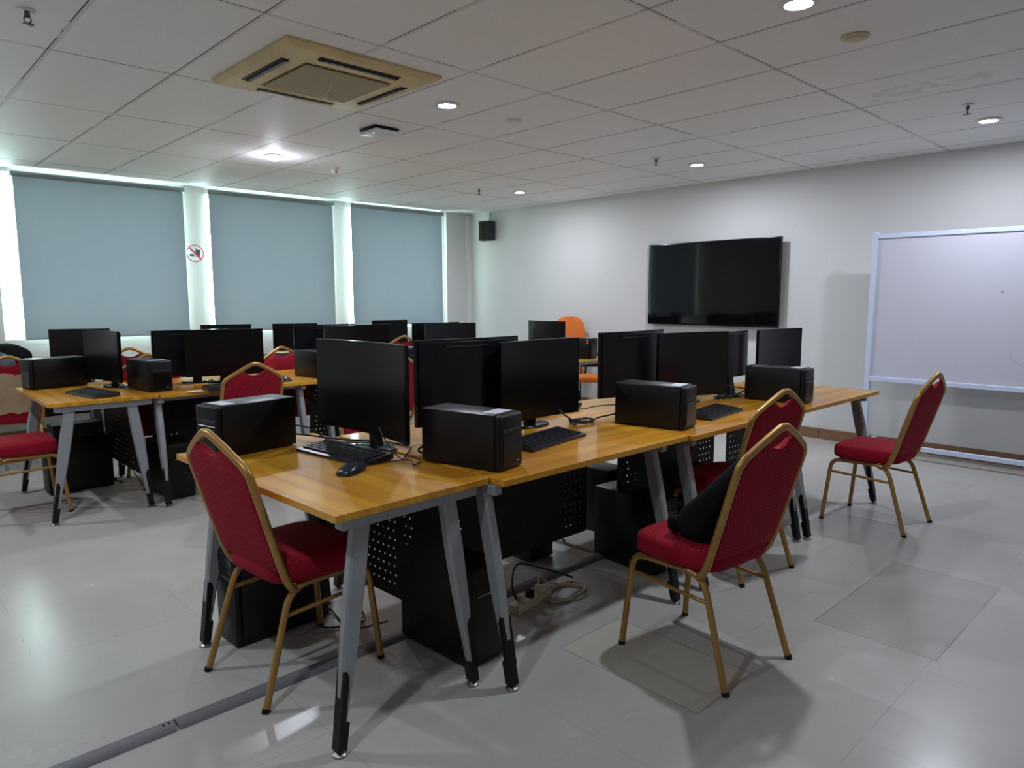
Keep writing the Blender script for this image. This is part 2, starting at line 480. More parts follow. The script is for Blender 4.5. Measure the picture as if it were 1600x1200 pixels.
# ------------------------------------------------------------------ roller blinds
def blind(x0, x1, z0, z1, label):
    t = thing('roller_blind', label, 'blind', ((x0+x1)/2, 8.415, 0), 0, 'roller blinds over the windows')
    w2 = (x1-x0)/2
    bm = bm_new()
    nx, nz = 12, 14
    f = [[bm.verts.new((-w2 + 2*w2*i/nx, .004*math.sin(i*1.7)*(1-j/nz), z0 + (z1-.03-z0)*j/nz)) for i in range(nx+1)] for j in range(nz+1)]
    for j in range(nz):
        for i in range(nx): bm.faces.new((f[j][i], f[j][i+1], f[j+1][i+1], f[j+1][i]))
    me = bpy.data.meshes.new('fabric'); bm.to_mesh(me); bm.free(); me.materials.append(M['blind'])
    o = bpy.data.objects.new('fabric', me); COL.objects.link(o); o.parent = t
    bm = bm_new(); tube(bm, [(-w2-.012, 0, z1-.03), (w2+.012, 0, z1-.03)], .028, 14); obj('roller_tube', bm, M['blindbar'], t, 40)
    bm = bm_new(); tube(bm, [(-w2, 0, z0), (w2, 0, z0)], .009, 8); obj('hem_bar', bm, M['blindbar'], t, 40)
    bm = bm_new()
    for s in (-1, 1): box(bm, s*(w2+.016)-.004, s*(w2+.016)+.004, -.03, .094, z1-.06, z1)
    obj('bracket', bm, M['white'], t)
    bm = bm_new(); tube(bm, [(w2+.012, .01, z1-.03), (w2+.014, .008, 1.35)], .0025, 6); obj('bead_chain', bm, M['white'], t)
    return t
blind(1.335, 2.915, 1.03, 2.668, 'wide blue grey roller blind nearest the left edge, left of the no food sign')
blind(3.20, 4.785, 1.045, 2.678, 'blue grey roller blind in the middle, right of the no food sign')
blind(5.055, 6.585, 1.06, 2.686, 'blue grey roller blind nearest the room corner and the wall speaker')

# ------------------------------------------------------------------ ceiling fittings
lamp_labels = ['lit round downlight beside the cassette air conditioner', 'glaring lit downlight with a wide glow near the first window',
               'lit round downlight nearest the corner of the room', 'lit round downlight in front of the wall television',
               'lit round downlight above the whiteboard at the right edge', 'lit round downlight cut by the top edge, nearest the camera']
for (x, y), lab in zip(LAMPS, lamp_labels):
    t = thing('ceiling_downlight', lab, 'ceiling light', (x, y, CEIL), 0, 'round downlights in the ceiling')
    big = y > 6 and x < 4
    bm = bm_new(); lathe(bm, [(.058, -.001), (.085, -.001), (.083, -.010), (.060, -.014), (.058, -.004)], 28); obj('trim_ring', bm, M['white'], t, 40)
    bm = bm_new()
    if big: lathe(bm, [(.056, -.002), (.060, -.012), (.055, -.028), (.035, -.042), (.005, -.046)], 24)
    else: lathe(bm, [(.058, -.003), (.054, -.010), (.030, -.014), (.004, -.015)], 24)
    obj('diffuser', bm, M['lamp'], t, 60)
# the protruding lamp near the window also throws light sideways over the ceiling
pl = bpy.data.lights.new('bulb_glow', 'POINT'); pl.energy = 4.5; pl.color = LAMP_COL; pl.shadow_soft_size = .03
po = bpy.data.objects.new('bulb_glow', pl); COL.objects.link(po); po.location = (2.96, 6.2, CEIL-.15)

# cassette air conditioner
t = thing('ceiling_air_conditioner', 'yellowed square cassette air conditioner in the ceiling', 'air conditioner', (2.165, 3.83, CEIL))
h = .475
bm = bm_new()
def sq(a, z): return [(-a, -a, z), (a, -a, z), (a, a, z), (-a, a, z)]
rings = [sq(h, -.001), sq(h, -.014), sq(h-.03, -.034), sq(.275, -.040), sq(.265, -.030)]
rr = [[bm.verts.new(p) for p in r] for r in rings]
for i in range(len(rr)-1):
    for k in range(4): bm.faces.new((rr[i][k], rr[i][(k+1) % 4], rr[i+1][(k+1) % 4], rr[i+1][k]))
bm.faces.new(rr[-1])
obj('panel', bm, M['ac'], t)
for k in range(4):
    bm = bm_new()
    mt = Matrix.Rotation(k*PI/2, 4, 'Z')
    box(bm, -.25, .25, -.395, -.345, -.041, -.030, .008, 2)
    bm.transform(mt); o = obj('air_slot', bm, M['dark'], t, 40)
    bm = bm_new(); box(bm, -.24, .24, -.375, -.350, -.046, -.040); bm.transform(mt)
    obj('louver', bm, M['blackp'] if k in (0, 3) else M['conduit'] if k == 2 else M['dark'], t)
bm = bm_new(); box(bm, -.262, .262, -.262, .262, -.048, -.038, .004, 1); obj('return_grille', bm, M['grille'], t)
bm = bm_new(); box(bm, -.018, .018, .02, .03, -.11, -.098); tube(bm, smooth_path([(0, -.05, -.05), (.005, -.03, -.07), (0, .0, -.09), (0, .025, -.104)]), .003, 6)
obj('dangling_clip', bm, M['label'], t)

t = thing('wifi_access_point', 'square white wireless access point hanging under the ceiling', 'access point', (3.09, 4.70, CEIL), 0)
bm = bm_new(); box(bm, -.11, .11, -.11, .11, -.022, -.001, .01, 2); obj('mounting_plate', bm, M['blackp'], t, 40)
bm = bm_new(); box(bm, -.115, .115, -.125, .105, -.050, -.022, .014, 3); obj('shell', bm, M['apwhite'], t, 40)
bm = bm_new(); lathe(bm, [(.006, -.052), (.006, -.049)], 10, -.09, -.06); obj('status_light', bm, M['led'], t)

def sprinkler(x, y, label):
    t = thing('fire_sprinkler', label, 'sprinkler', (x, y, CEIL), 0, 'pendant fire sprinklers in the ceiling')
    bm = bm_new(); lathe(bm, [(.034, -.001), (.036, -.005), (.012, -.009)], 18); obj('escutcheon', bm, M['white'], t, 40)
    bm = bm_new(); lathe(bm, [(.011, -.008), (.012, -.03), (.006, -.034)], 12)
    tube(bm, [(-.010, 0, -.03), (-.014, 0, -.045), (-.004, 0, -.06)], .003, 6); tube(bm, [(.010, 0, -.03), (.014, 0, -.045), (.004, 0, -.06)], .003, 6)
    obj('frame', bm, M['brass'], t, 40)
    bm = bm_new(); lathe(bm, [(.004, -.058), (.024, -.061), (.024, -.064), (.004, -.066)], 16); obj('deflector', bm, M['brass'], t)
sprinkler(5.59, 6.43, 'small metal fire sprinkler near the room corner')
sprinkler(5.56, 3.92, 'small metal fire sprinkler beside the downlight before the television')
sprinkler(5.55, 1.44, 'small metal fire sprinkler beside the downlight over the whiteboard')
sprinkler(.72, 3.86, 'small metal fire sprinkler in the top left corner of the view')
t = thing('motion_sensor', 'small white domed sensor on the ceiling near the glaring downlight', 'sensor', (3.66, 6.37, CEIL))
bm = bm_new(); lathe(bm, [(.045, -.001), (.045, -.015), (.036, -.02)], 20); obj('base', bm, M['white'], t, 40)
bm = bm_new(); lathe(bm, [(.034, -.018), (.034, -.045), (.022, -.06), (.006, -.066)], 20); obj('dome', bm, M['white'], t, 40)
def plate(x, y, label, m, k=1):
    t = thing('smoke_detector', label, 'smoke detector', (x, y, CEIL), 0)
    bm = bm_new(); lathe(bm, [(.065, -.001), (.066, -.006), (.058, -.010)], 26); obj('base', bm, m, t, 40)
    bm = bm_new(); lathe(bm, [(.05, -.009), (.042, -.018), (.02, -.021)], 26); obj('cap', bm, m, t, 40)
plate(3.65, 3.81, 'flat round white detector on the ceiling between two downlights', M['white'])
plate(3.72, 1.47, 'flat round yellowed detector on the ceiling right of the nearest downlight', M['beige'])

# ------------------------------------------------------------------ television, whiteboard, speaker, sign
t = thing('wall_television', 'large black flat television mounted on the right wall', 'television', (X1-.012, 4.245, 0), math.radians(-1.5))
bm = bm_new(); box(bm, -.075, -.045, -.835, .835, 1.115, 2.055, .006, 2); obj('bezel', bm, M['blackg'], t, 40)
bm = bm_new(); box(bm, -.0785, -.0745, -.822, .822, 1.135, 2.043, .001, 1); obj('screen', bm, M['tvscreen'], t)
bm = bm_new(); box(bm, -.046, -.02, -.45, .45, 1.25, 1.85, .01, 2); obj('back_cover', bm, M['blackp'], t)
bm = bm_new(); box(bm, -.022, .012, -.2, .2, 1.4, 1.75); obj('wall_bracket', bm, M['blackp'], t)

WBX = 6.80
t = thing('mobile_whiteboard', 'large whiteboard on a white wheeled stand against the right wall', 'whiteboard', (0, 0, 0))
ya, yb = -.05, 2.42
bm = bm_new(); box(bm, WBX, WBX+.018, ya+.03, yb-.03, .70, 1.955); obj('board', bm, M['board'], t)
bm = bm_new()
box(bm, WBX-.012, WBX+.03, ya, yb, 1.95, 1.99, .003, 1); obj('top_rail', bm, M['wbframe'], t)
bm = bm_new(); box(bm, WBX-.016, WBX+.03, ya, yb, .675, .715, .003, 1); obj('bottom_rail', bm, M['wbframe'], t)
for yy in (yb, ya):
    bm = bm_new()
    box(bm, WBX-.018, WBX+.032, yy-.032, yy+.014, .09, 2.01, .004, 1)
    prism(bm, [(WBX-.10, .10), (WBX+.12, .10), (WBX+.03, .30), (WBX-.02, .30)], lambda u, v, s: (u, yy-.012+s, v), -.006, .006)
    obj('post', bm, M['wbframe'], t)
    bm = bm_new(); box(bm, WBX-.30, WBX+.30, yy-.03, yy+.012, .075, .115, .004, 1)
    ft = obj('foot_bar', bm, M['wbframe'], t)
    for sx in (-.27, .27):
        bm = bm_new(); tube(bm, [(WBX+sx, yy-.022, .03), (WBX+sx, yy+.004, .03)], .03, 16)
        box(bm, WBX+sx-.012, WBX+sx+.012, yy-.028, yy+.010, .045, .076)
        obj('caster', bm, M['blackp'], ft)
bm = bm_new(); box(bm, WBX-.02, WBX+.02, ya, yb, .085, .125, .003, 1); obj('cross_bar', bm, M['wbframe'], t)

t = thing('wall_speaker', 'small black loudspeaker high on the wall near the corner', 'speaker', (X1, 7.98, 2.42), 0)
bm = bm_new(); box(bm, -.03, 0, -.03, .03, -.05, .05); obj('bracket', bm, M['blackp'], t)
bm = bm_new(); prism(bm, [(-.03, -.12), (-.03, .12), (-.16, .10), (-.19, 0), (-.16, -.10)], lambda u, v, s: (u, v, s), -.15, .13)
obj('cabinet', bm, M['speaker'], t)
bm = bm_new(); prism(bm, [(-.163, .092), (-.193, 0), (-.163, -.092), (-.155, -.092), (-.183, 0), (-.155, .092)], lambda u, v, s: (u, v, s), -.135, .115)
obj('grille', bm, M['blackp'], t)
bm = bm_new(); tube(bm, smooth_path([(-.05, 0, .125), (-.03, -.01, .18), (-.008, 0, .27)]), .005, 6); obj('cord', bm, M['cable'], t)

t = thing('no_food_sign', 'round red and white no food or drink sign between two blinds', 'sign', (3.05, 8.5085, 1.945))
def disc(bm, r, y, n=40, cx=0, cz=0, th=.0012):
    prism(bm, [(cx + r*math.cos(2*PI*k/n), cz + r*math.sin(2*PI*k/n)) for k in range(n)], lambda u, v, s: (u, s, v), y, y-th)
bm = bm_new(); disc(bm, .098, 0); obj('backing', bm, M['signwhite'], t)
bm = bm_new()
n = 48; ro, ri = .098, .088
for k in range(n):
    a, b2 = 2*PI*k/n, 2*PI*(k+1)/n
    q = [(ro*math.cos(a), ro*math.sin(a)), (ro*math.cos(b2), ro*math.sin(b2)), (ri*math.cos(b2), ri*math.sin(b2)), (ri*math.cos(a), ri*math.sin(a))]
    prism(bm, q, lambda u, v, s: (u, s, v), -.0012, -.0024)
obj('red_ring', bm, M['signred'], t)
bm = bm_new()
c = math.cos(PI/4)
prism(bm, [(-.066-.006, .066-.006), (-.066+.006, .066+.006), (.066+.006, -.066+.006), (.066-.006, -.066-.006)], lambda u, v, s: (u, s, v), -.0026, -.0036)
obj('red_slash', bm, M['signred'], t)
bm = bm_new()
prism(bm, [(.004, .036), (.058, .036), (.050, -.040), (.012, -.040)], lambda u, v, s: (u, s, v), -.0012, -.0022)
prism(bm, [(0, .040), (.062, .040), (.062, .034), (0, .034)], lambda u, v, s: (u, s, v), -.0012, -.0023)
prism(bm, [(.014, .040), (.020, .040), (.008, .068), (.002, .066)], lambda u, v, s: (u, s, v), -.0012, -.0022)
obj('cup_symbol', bm, M['signblack'], t)
bm = bm_new()
for (z0, z1, w_) in ((-.020, -.010, .026), (-.024, -.021, .030), (-.034, -.026, .028)):
    prism(bm, [(-.036-w_, z0), (-.036+w_, z0), (-.036+w_*.85, z1), (-.036-w_*.85, z1)], lambda u, v, s: (u, s, v), -.0012, -.0022)
obj('burger_symbol', bm, M['signblack'], t)

# ------------------------------------------------------------------ desks
def leg_sections(z_top, top, foot, axis):
    """tapered flat steel leg leaning in the frame plane. axis 'x'/'y' = frame plane direction"""
    secs = []
    prof = [(0.0, .028, .026), (.12, .031, .030), (.45, .060, .038), (.72, .068, .042), (1.0, .062, .042)]
    for t_, w_, th in prof:
        cx = foot[0] + (top[0]-foot[0])*t_; cy = foot[1] + (top[1]-foot[1])*t_; z = .022 + (z_top-.022)*t_
        a, b_ = (w_/2, th/2) if axis == 'x' else (th/2, w_/2)
        ch = .008
        secs.append([(cx-a+ch, cy-b_, z), (cx+a-ch, cy-b_, z), (cx+a, cy-b_+ch, z), (cx+a, cy+b_-ch, z), (cx+a-ch, cy+b_, z), (cx-a+ch, cy+b_, z), (cx-a, cy+b_-ch, z), (cx-a, cy-b_+ch, z)])
    return secs

def make_leg(parent, z_top, top, foot, axis):
    bm = bm_new(); loft(bm, leg_sections(z_top, top, foot, axis)); L = obj('leg', bm, M['grey'], parent)
    # black foot cover: full sleeve at the bottom, tall plate on the outer side
    bm = bm_new()
    def cen(z):
        t_ = (z-.022)/(z_top-.022); return foot[0]+(top[0]-foot[0])*t_, foot[1]+(top[1]-foot[1])*t_
    secs = []
    for z, w_ in ((.020, .032), (.10, .035)):
        cx, cy = cen(z); a, b_ = (w_/2, .019) if axis == 'x' else (.019, w_/2)
        secs.append([(cx-a, cy-b_, z), (cx+a, cy-b_, z), (cx+a, cy+b_, z), (cx-a, cy+b_, z)])
    loft(bm, secs)
    if axis == 'x': sgn = 1 if foot[0] > top[0] else -1
    else: sgn = 1 if foot[1] > top[1] else -1
    secs = []
    for z, w_, in_ in ((.09, .035, .006), (.24, .043, .012), (.265, .045, .030)):
        cx, cy = cen(z)
        if axis == 'x':
            xo = cx + sgn*w_/2; xi = cx - sgn*.002 if z < .25 else cx + sgn*(w_/2-.012)
            secs.append([(min(xo, xi), cy-.020, z), (max(xo, xi), cy-.020, z), (max(xo, xi), cy+.020, z), (min(xo, xi), cy+.020, z)])
        else:
            yo = cy + sgn*w_/2; yi = cy - sgn*.002 if z < .25 else cy + sgn*(w_/2-.012)
            secs.append([(cx-.022, min(yo, yi), z), (cx+.022, min(yo, yi), z), (cx+.022, max(yo, yi), z), (cx-.022, max(yo, yi), z)])
    loft(bm, secs)
    obj('foot_cover', bm, M['blackp'], L)
    bm = bm_new(); lathe(bm, [(.024, 0), (.024, .008), (.012, .016), (.010, .026)], 16, foot[0], foot[1]); obj('leveling_foot', bm, M['chrome'], L, 40)
    return L

def perforated(bm, u0, u1, z0, z1, place, skip):
    """sheet with small diamond holes; place(u,z,t)"""
    cs = .036
    nu = max(1, int((u1-u0)/cs)); nz = max(1, int((z1-z0)/cs))
    du, dz = (u1-u0)/nu, (z1-z0)/nz
    cache = {}
    def v(u, z):
        k = (round(u, 5), round(z, 5))
        if k not in cache: cache[k] = bm.verts.new(place(u, z))
        return cache[k]
    for i in range(nu):
        for j in range(nz):
            a, b_, c_, d_ = u0+i*du, u0+(i+1)*du, z0+j*dz, z0+(j+1)*dz
            q = [v(a, c_), v(b_, c_), v(b_, d_), v(a, d_)]
            mu, mz = (a+b_)/2, (c_+d_)/2
            if skip((mu-u0)/(u1-u0), (mz-z0)/(z1-z0)) or j == 0 or j == nz-1 or i == 0 or i == nu-1:
                bm.faces.new(q)
            else:
                off = .25*du if j % 2 else -.25*du
                mu += off*.5
                s = .0062
                hN = [v(mu-s, mz), v(mu, mz-s), v(mu+s, mz), v(mu, mz+s)]
                L_, B_, R_, T_ = hN
                bm.faces.new((q[0], q[1], B_)); bm.faces.new((q[1], q[2], R_)); bm.faces.new((q[2], q[3], T_)); bm.faces.new((q[3], q[0], L_))
                bm.faces.new((q[0], B_, L_)); bm.faces.new((q[1], R_, B_)); bm.faces.new((q[2], T_, R_)); bm.faces.new((q[3], L_, T_))

def solid_sheet(name, bm, mat, parent, th=.0015):
    me = bpy.data.meshes.new(name); bm.to_mesh(me); bm.free(); me.materials.append(mat)
    o = bpy.data.objects.new(name, me); COL.objects.link(o); o.parent = parent
    md = o.modifiers.new('thickness', 'SOLIDIFY'); md.thickness = th
    return o

TOP = .777
def desk(loc, lx, ly, frames, plane, label, feet, panel, group, tops=None, rot=0):
    """loc = near left corner. frames = positions of leg frames; plane 'x': frames lie along X at given Y, 'y': along Y at given X.
    feet=(a0,a1) foot positions, tops=(b0,b1) upper positions along the frame direction (local)"""
    t = thing('desk', label, 'desk', (loc[0], loc[1], 0), rot, group)
    bm = bm_new(); box(bm, 0, lx, 0, ly, TOP-.025, TOP, .0015, 1)
    obj('desk_top', bm, M['wood_y'] if plane == 'x' else M['wood_x'], t)
    for p in frames:
        if plane == 'x':
            make_leg(t, TOP-.03, (tops[0], p), (feet[0], p-.06), 'x')
            make_leg(t, TOP-.03, (tops[1], p), (feet[1], p-.06), 'x')
            bm = bm_new(); box(bm, .04, lx-.04, p-.035, p+.012, TOP-.065, TOP-.0255, .003, 1)
        else:
            make_leg(t, TOP-.03, (p, tops[0]), (p-.02, feet[0]-.01), 'y')
            make_leg(t, TOP-.03, (p, tops[1]), (p-.02, feet[1]), 'y')
            bm = bm_new(); box(bm, p-.02, p+.02, .04, ly-.04, TOP-.065, TOP-.0255, .003, 1)
        obj('crossbeam', bm, M['greyl'], t)
    bm = bm_new()
    if plane == 'x':
        for q in (lx*.35, lx*.75): box(bm, q-.015, q+.015, frames[0], frames[1], TOP-.06, TOP-.026)
    else:
        for q in (ly*.12, ly*.88): box(bm, frames[0], frames[1], q-.015, q+.015, TOP-.06, TOP-.026)
    obj('side_rail', bm, M['greyl'], t)
    (pos, u0, u1, z0) = panel
    bm = bm_new()
    def skip(a, b_):
        if plane == 'x': return a < .2 or a > .93 or b_ > .9 or (.28 < a < .33)
        return .17 < a < .83 or (b_ > .80 and .10 < a < .90) or (.10 < a < .17 and b_ > .5)
    if plane == 'x': perforated(bm, u0, u1, z0, .70, lambda u, z: (pos, u, z), skip)
    else: perforated(bm, u0, u1, z0, .70, lambda u, z: (u, pos, z), skip)
    solid_sheet('modesty_panel', bm, M['blackm'], t)
    return t

def bank(dx, dy, names, group, l1=1.25, dep=1.17, x1=1.045, y1=1.880, rot=math.radians(2.2), pan=.52):
    desk((x1, y1), .652, l1, (.06, 1.08), 'x', names[0], (-.012, .56), (.545, .10, l1-.12, .21), group, tops=(.13, .49), rot=rot)
    desk((1.702+dx, 1.832+dy), 1.212, dep, (.008, 1.075), 'y', names[1], (-.045, dep+.03), (pan, .05, 1.08, .21), group, tops=(.13, dep-.13))
    desk((2.918+dx, 1.808+dy), 1.144, dep-.03, (.08, 1.10), 'y', names[2], (-.04, dep), (pan, .09, 1.09, .21), group, tops=(.12, dep-.16))
    desk((4.066+dx, 1.790+dy), 1.225, .95, (.04, 1.10), 'y', names[3], (-.045, .98), (pan, .06, 1.11, .21), group, tops=(.12, .84))
BG = 'joined wooden desks nearest the camera'
bank(0, 0, ['end desk nearest the camera with orange wood top and a chair tucked in', 'desk second from the near end in the front bank, behind the black computer case',
            'third desk along the front bank with a red chair before it', 'last desk of the front bank, its end pointing at the whiteboard'], BG)
bank(-.14, 3.30, ['end desk of the rear bank at the left edge of the view', 'second desk of the rear bank, with two white papers near its edge',
            'third desk of the rear bank, hidden mostly by the near monitors', 'last desk of the rear bank, towards the television wall'], 'joined wooden desks of the rear bank', 1.12, 1.04, .903, 5.16, 0, .42)
def window_desk(x, label):
    t = thing('desk', label, 'desk', (x, 7.45, 0), 0, 'desks in a row under the windows')
    bm = bm_new(); box(bm, 0, 1.345, 0, .70, TOP-.025, TOP, .0015, 1); obj('desk_top', bm, M['wood_x'], t)
    for p in (.08, 1.26):
        make_leg(t, TOP-.03, (p, .10), (p, -.02+.03), 'y'); make_leg(t, TOP-.03, (p, .60), (p, .70), 'y')
        bm = bm_new(); box(bm, p-.02, p+.02, .04, .66, TOP-.065, TOP-.0255); obj('crossbeam', bm, M['greyl'], t)
    bm = bm_new(); perforated(bm, .12, 1.22, .3, .70, lambda u, z: (u, .5, z), lambda a, b_: .3 < a < .7); solid_sheet('modesty_panel', bm, M['blackm'], t)
window_desk(.55, 'desk under the first window holding the leftmost monitor and the backpack')
window_desk(1.90, 'desk under the windows, second from the left behind the rear bank')
window_desk(3.25, 'desk under the middle window, third from the left')
window_desk(4.60, 'desk under the window nearest the room corner')

t = thing('desk', "teacher's small desk with orange chair behind it near the right wall", 'desk', (5.57, 4.86, 0))
bm = bm_new(); box(bm, 0, .62, 0, 1.2, TOP-.025, TOP, .0015, 1); obj('desk_top', bm, M['wood_y'], t)
for p in (.10, 1.10):
    make_leg(t, TOP-.03, (.12, p), (.02, p), 'x'); make_leg(t, TOP-.03, (.50, p), (.60, p), 'x')
    bm = bm_new(); box(bm, .04, .58, p-.02, p+.02, TOP-.065, TOP-.0255); obj('crossbeam', bm, M['greyl'], t)

# ------------------------------------------------------------------ banquet chair
def make_chair(label):
    t = thing('banquet_chair', label, 'chair', (0, 0, 0), 0, 'red banquet chairs with gold frames')
    # seat cushion: crowned, rounded, slightly tapered to the rear
    bm = bm_new()
    def ring(z, s, n=28):
        out = []
        for k in range(n):
            a = 2*PI*k/n; cx, sy = math.cos(a), math.sin(a)
            e_ = .38
            px = math.copysign(abs(cx)**e_, cx); py = math.copysign(abs(sy)**e_, sy)
            wx = (.222 if py > 0 else .222 + .024*py) * s
            out.append((px*wx, .275 + py*.200*s, z))
        return out
    loft(bm, [ring(.420, .93), ring(.428, .985), ring(.450, 1.0), ring(.475, 1.0), ring(.492, .975), ring(.503, .90), ring(.509, .70), ring(.512, .35)])
    obj('seat', bm, M['red_seat'], t, 50)
    # back: lean line y(z)
    def yb_(z): return .115 - (z-.40)*.30
    W_ = .211
    frame = [(.155, .19, .392), (.188, .150, .396), (.205, .118, .425), (W_, yb_(.50), .50), (W_+.004, yb_(.80), .80), (W_-.008, yb_(.865), .865), (.150, yb_(.905), .905), (.045, yb_(.963), .963), (.0, yb_(.976), .976)]
    full = frame + [(-x, y, z) for x, y, z in reversed(frame[:-1])]
    bm = bm_new(); tube(bm, smooth_path(full, 5), .0145, 10); bf = obj('back_frame', bm, M['gold'], t, 50)
    # padded back: outline follows the frame, handle cut below the peak
    half = [(.115, .450), (.135, .475), (.186, .478), (.199, .50), (.204, .80), (.194, .860), (.150, .890), (.088, .926), (.070, .922), (.048, .907), (.024, .898)]
    out = half + [(0, .895)] + [(-x, z) for x, z in reversed(half)]
    bm = bm_new()
    cu, cv = 0, .68
    def lay(s, off):
        return [(cu+(u-cu)*s, yb_(cv+(v-cv)*s)+off, cv+(v-cv)*s) for u, v in out]
    loft(bm, [lay(.55, .031), lay(.90, .027), lay(.985, .018), lay(1.0, .008), lay(1.0, -.008), lay(.99, -.013), lay(.93, -.016), lay(.5, -.017)])
    obj('backrest', bm, M['red_back'], t, 50)
    # legs: two bent tubes each side
    for s in (-1, 1):
        mid = (s*.185, .30, .405)
        bm = bm_new(); tube(bm, fillet([mid, (s*.192, .465, .400), (s*.212, .505, .0)], .055, 6), .0128, 10)
        L = obj('leg', bm, M['gold'], t, 50)
        bm = bm_new(); tube(bm, [(s*.2113, .5036, .014), (s*.212, .505, .0)], .0145, 10); obj('rubber_foot', bm, M['blackp'], L)
        bm = bm_new(); tube(bm, fillet([mid, (s*.187, .130, .408), (s*.214, .0, .0)], .075, 6), .0128, 10)
        L = obj('leg', bm, M['gold'], t, 50)
        bm = bm_new(); tube(bm, [(s*.2135, .003, .014), (s*.2144, -.002, .0)], .0145, 10); obj('rubber_foot', bm, M['blackp'], L)
        bm = bm_new(); tube(bm, [(s*.193, .461, .322), (s*.193, .095, .310)], .008, 8); obj('stretcher', bm, M['gold'], t, 50)
    bm = bm_new()
    tube(bm, [(-.187, .42, .405), (.187, .42, .405)], .010, 8); obj('seat_rail', bm, M['gold'], t, 50)
    bm = bm_new(); tube(bm, [(-.187, .17, .405), (.187, .17, .405)], .010, 8); obj('seat_rail', bm, M['gold'], t, 50)
    return t

def face(dx, dy): return math.atan2(dy, dx) - PI/2      # local +Y looks this way
chair0 = make_chair('red banquet chair nearest the camera on the left, tucked under the end desk')
chair0.location = (.945, 2.475, 0); chair0.rotation_euler = (0, 0, face(1, .09))
def chair(x, y, d, label): return dup(chair0, (x, y, 0), face(*d), label)
chair(2.43, 1.19, (.08, .99), 'red banquet chair holding a black bag, nearest the camera on the right')
chair(3.37, 1.625, (.13, .985), 'red banquet chair half hidden behind the chair with the black bag')
chair(4.745, 1.335, (.04, 1), 'red banquet chair standing free in front of the whiteboard')
chair(2.09, 4.87, (0, 1), 'red banquet chair at the rear bank, seen above the leftmost near computer case')
chair(3.27, 4.83, (.15, 1), 'red banquet chair mostly hidden between two near monitors')
chair(.53, 5.64, (1, 0), 'red banquet chair at the left edge, its seat pushed under the rear end desk')
chair(1.80, 6.14, (-.05, -1), 'red banquet chair behind the rear bank, beside the small boxy computer case')
chair(1.93, 7.16, (.3, 1), 'red banquet chair turned to the windows, just behind its twin')
chair(2.96, 6.16, (0, -1), 'red banquet chair behind the rear bank, under the middle blind')
chair(4.88, 7.05, (.1, 1), 'red banquet chair by the far window desks, only its rounded top showing')
chair(2.46, 3.98, (0, -1), 'red banquet chair behind the front bank, hidden by the nearest monitor')
tc_ = chair(.95, 6.84, (.12, 1), 'worn banquet chair at the left edge with bare plywood on its back')
bm = bm_new()
def ybk(z): return .115 - (z-.40)*.30
pts = [(-.17, .50)]
for k in range(9): pts.append((-.17+.34*k/8, .505+.012*math.sin(k*2.1)))
for k in range(6): pts.append((.172+.006*math.sin(k*2), .53+.055*k))
for k in range(9): pts.append((.168-.336*k/8, .835+.012*math.sin(k*1.7)))
bm2 = bm_new(); prism(bm2, pts[1:], lambda u, v, s: (u, ybk(v)+s, v), -.018, -.023)
obj('torn_back_board', bm2, M['ply'], tc_)
bm.free()

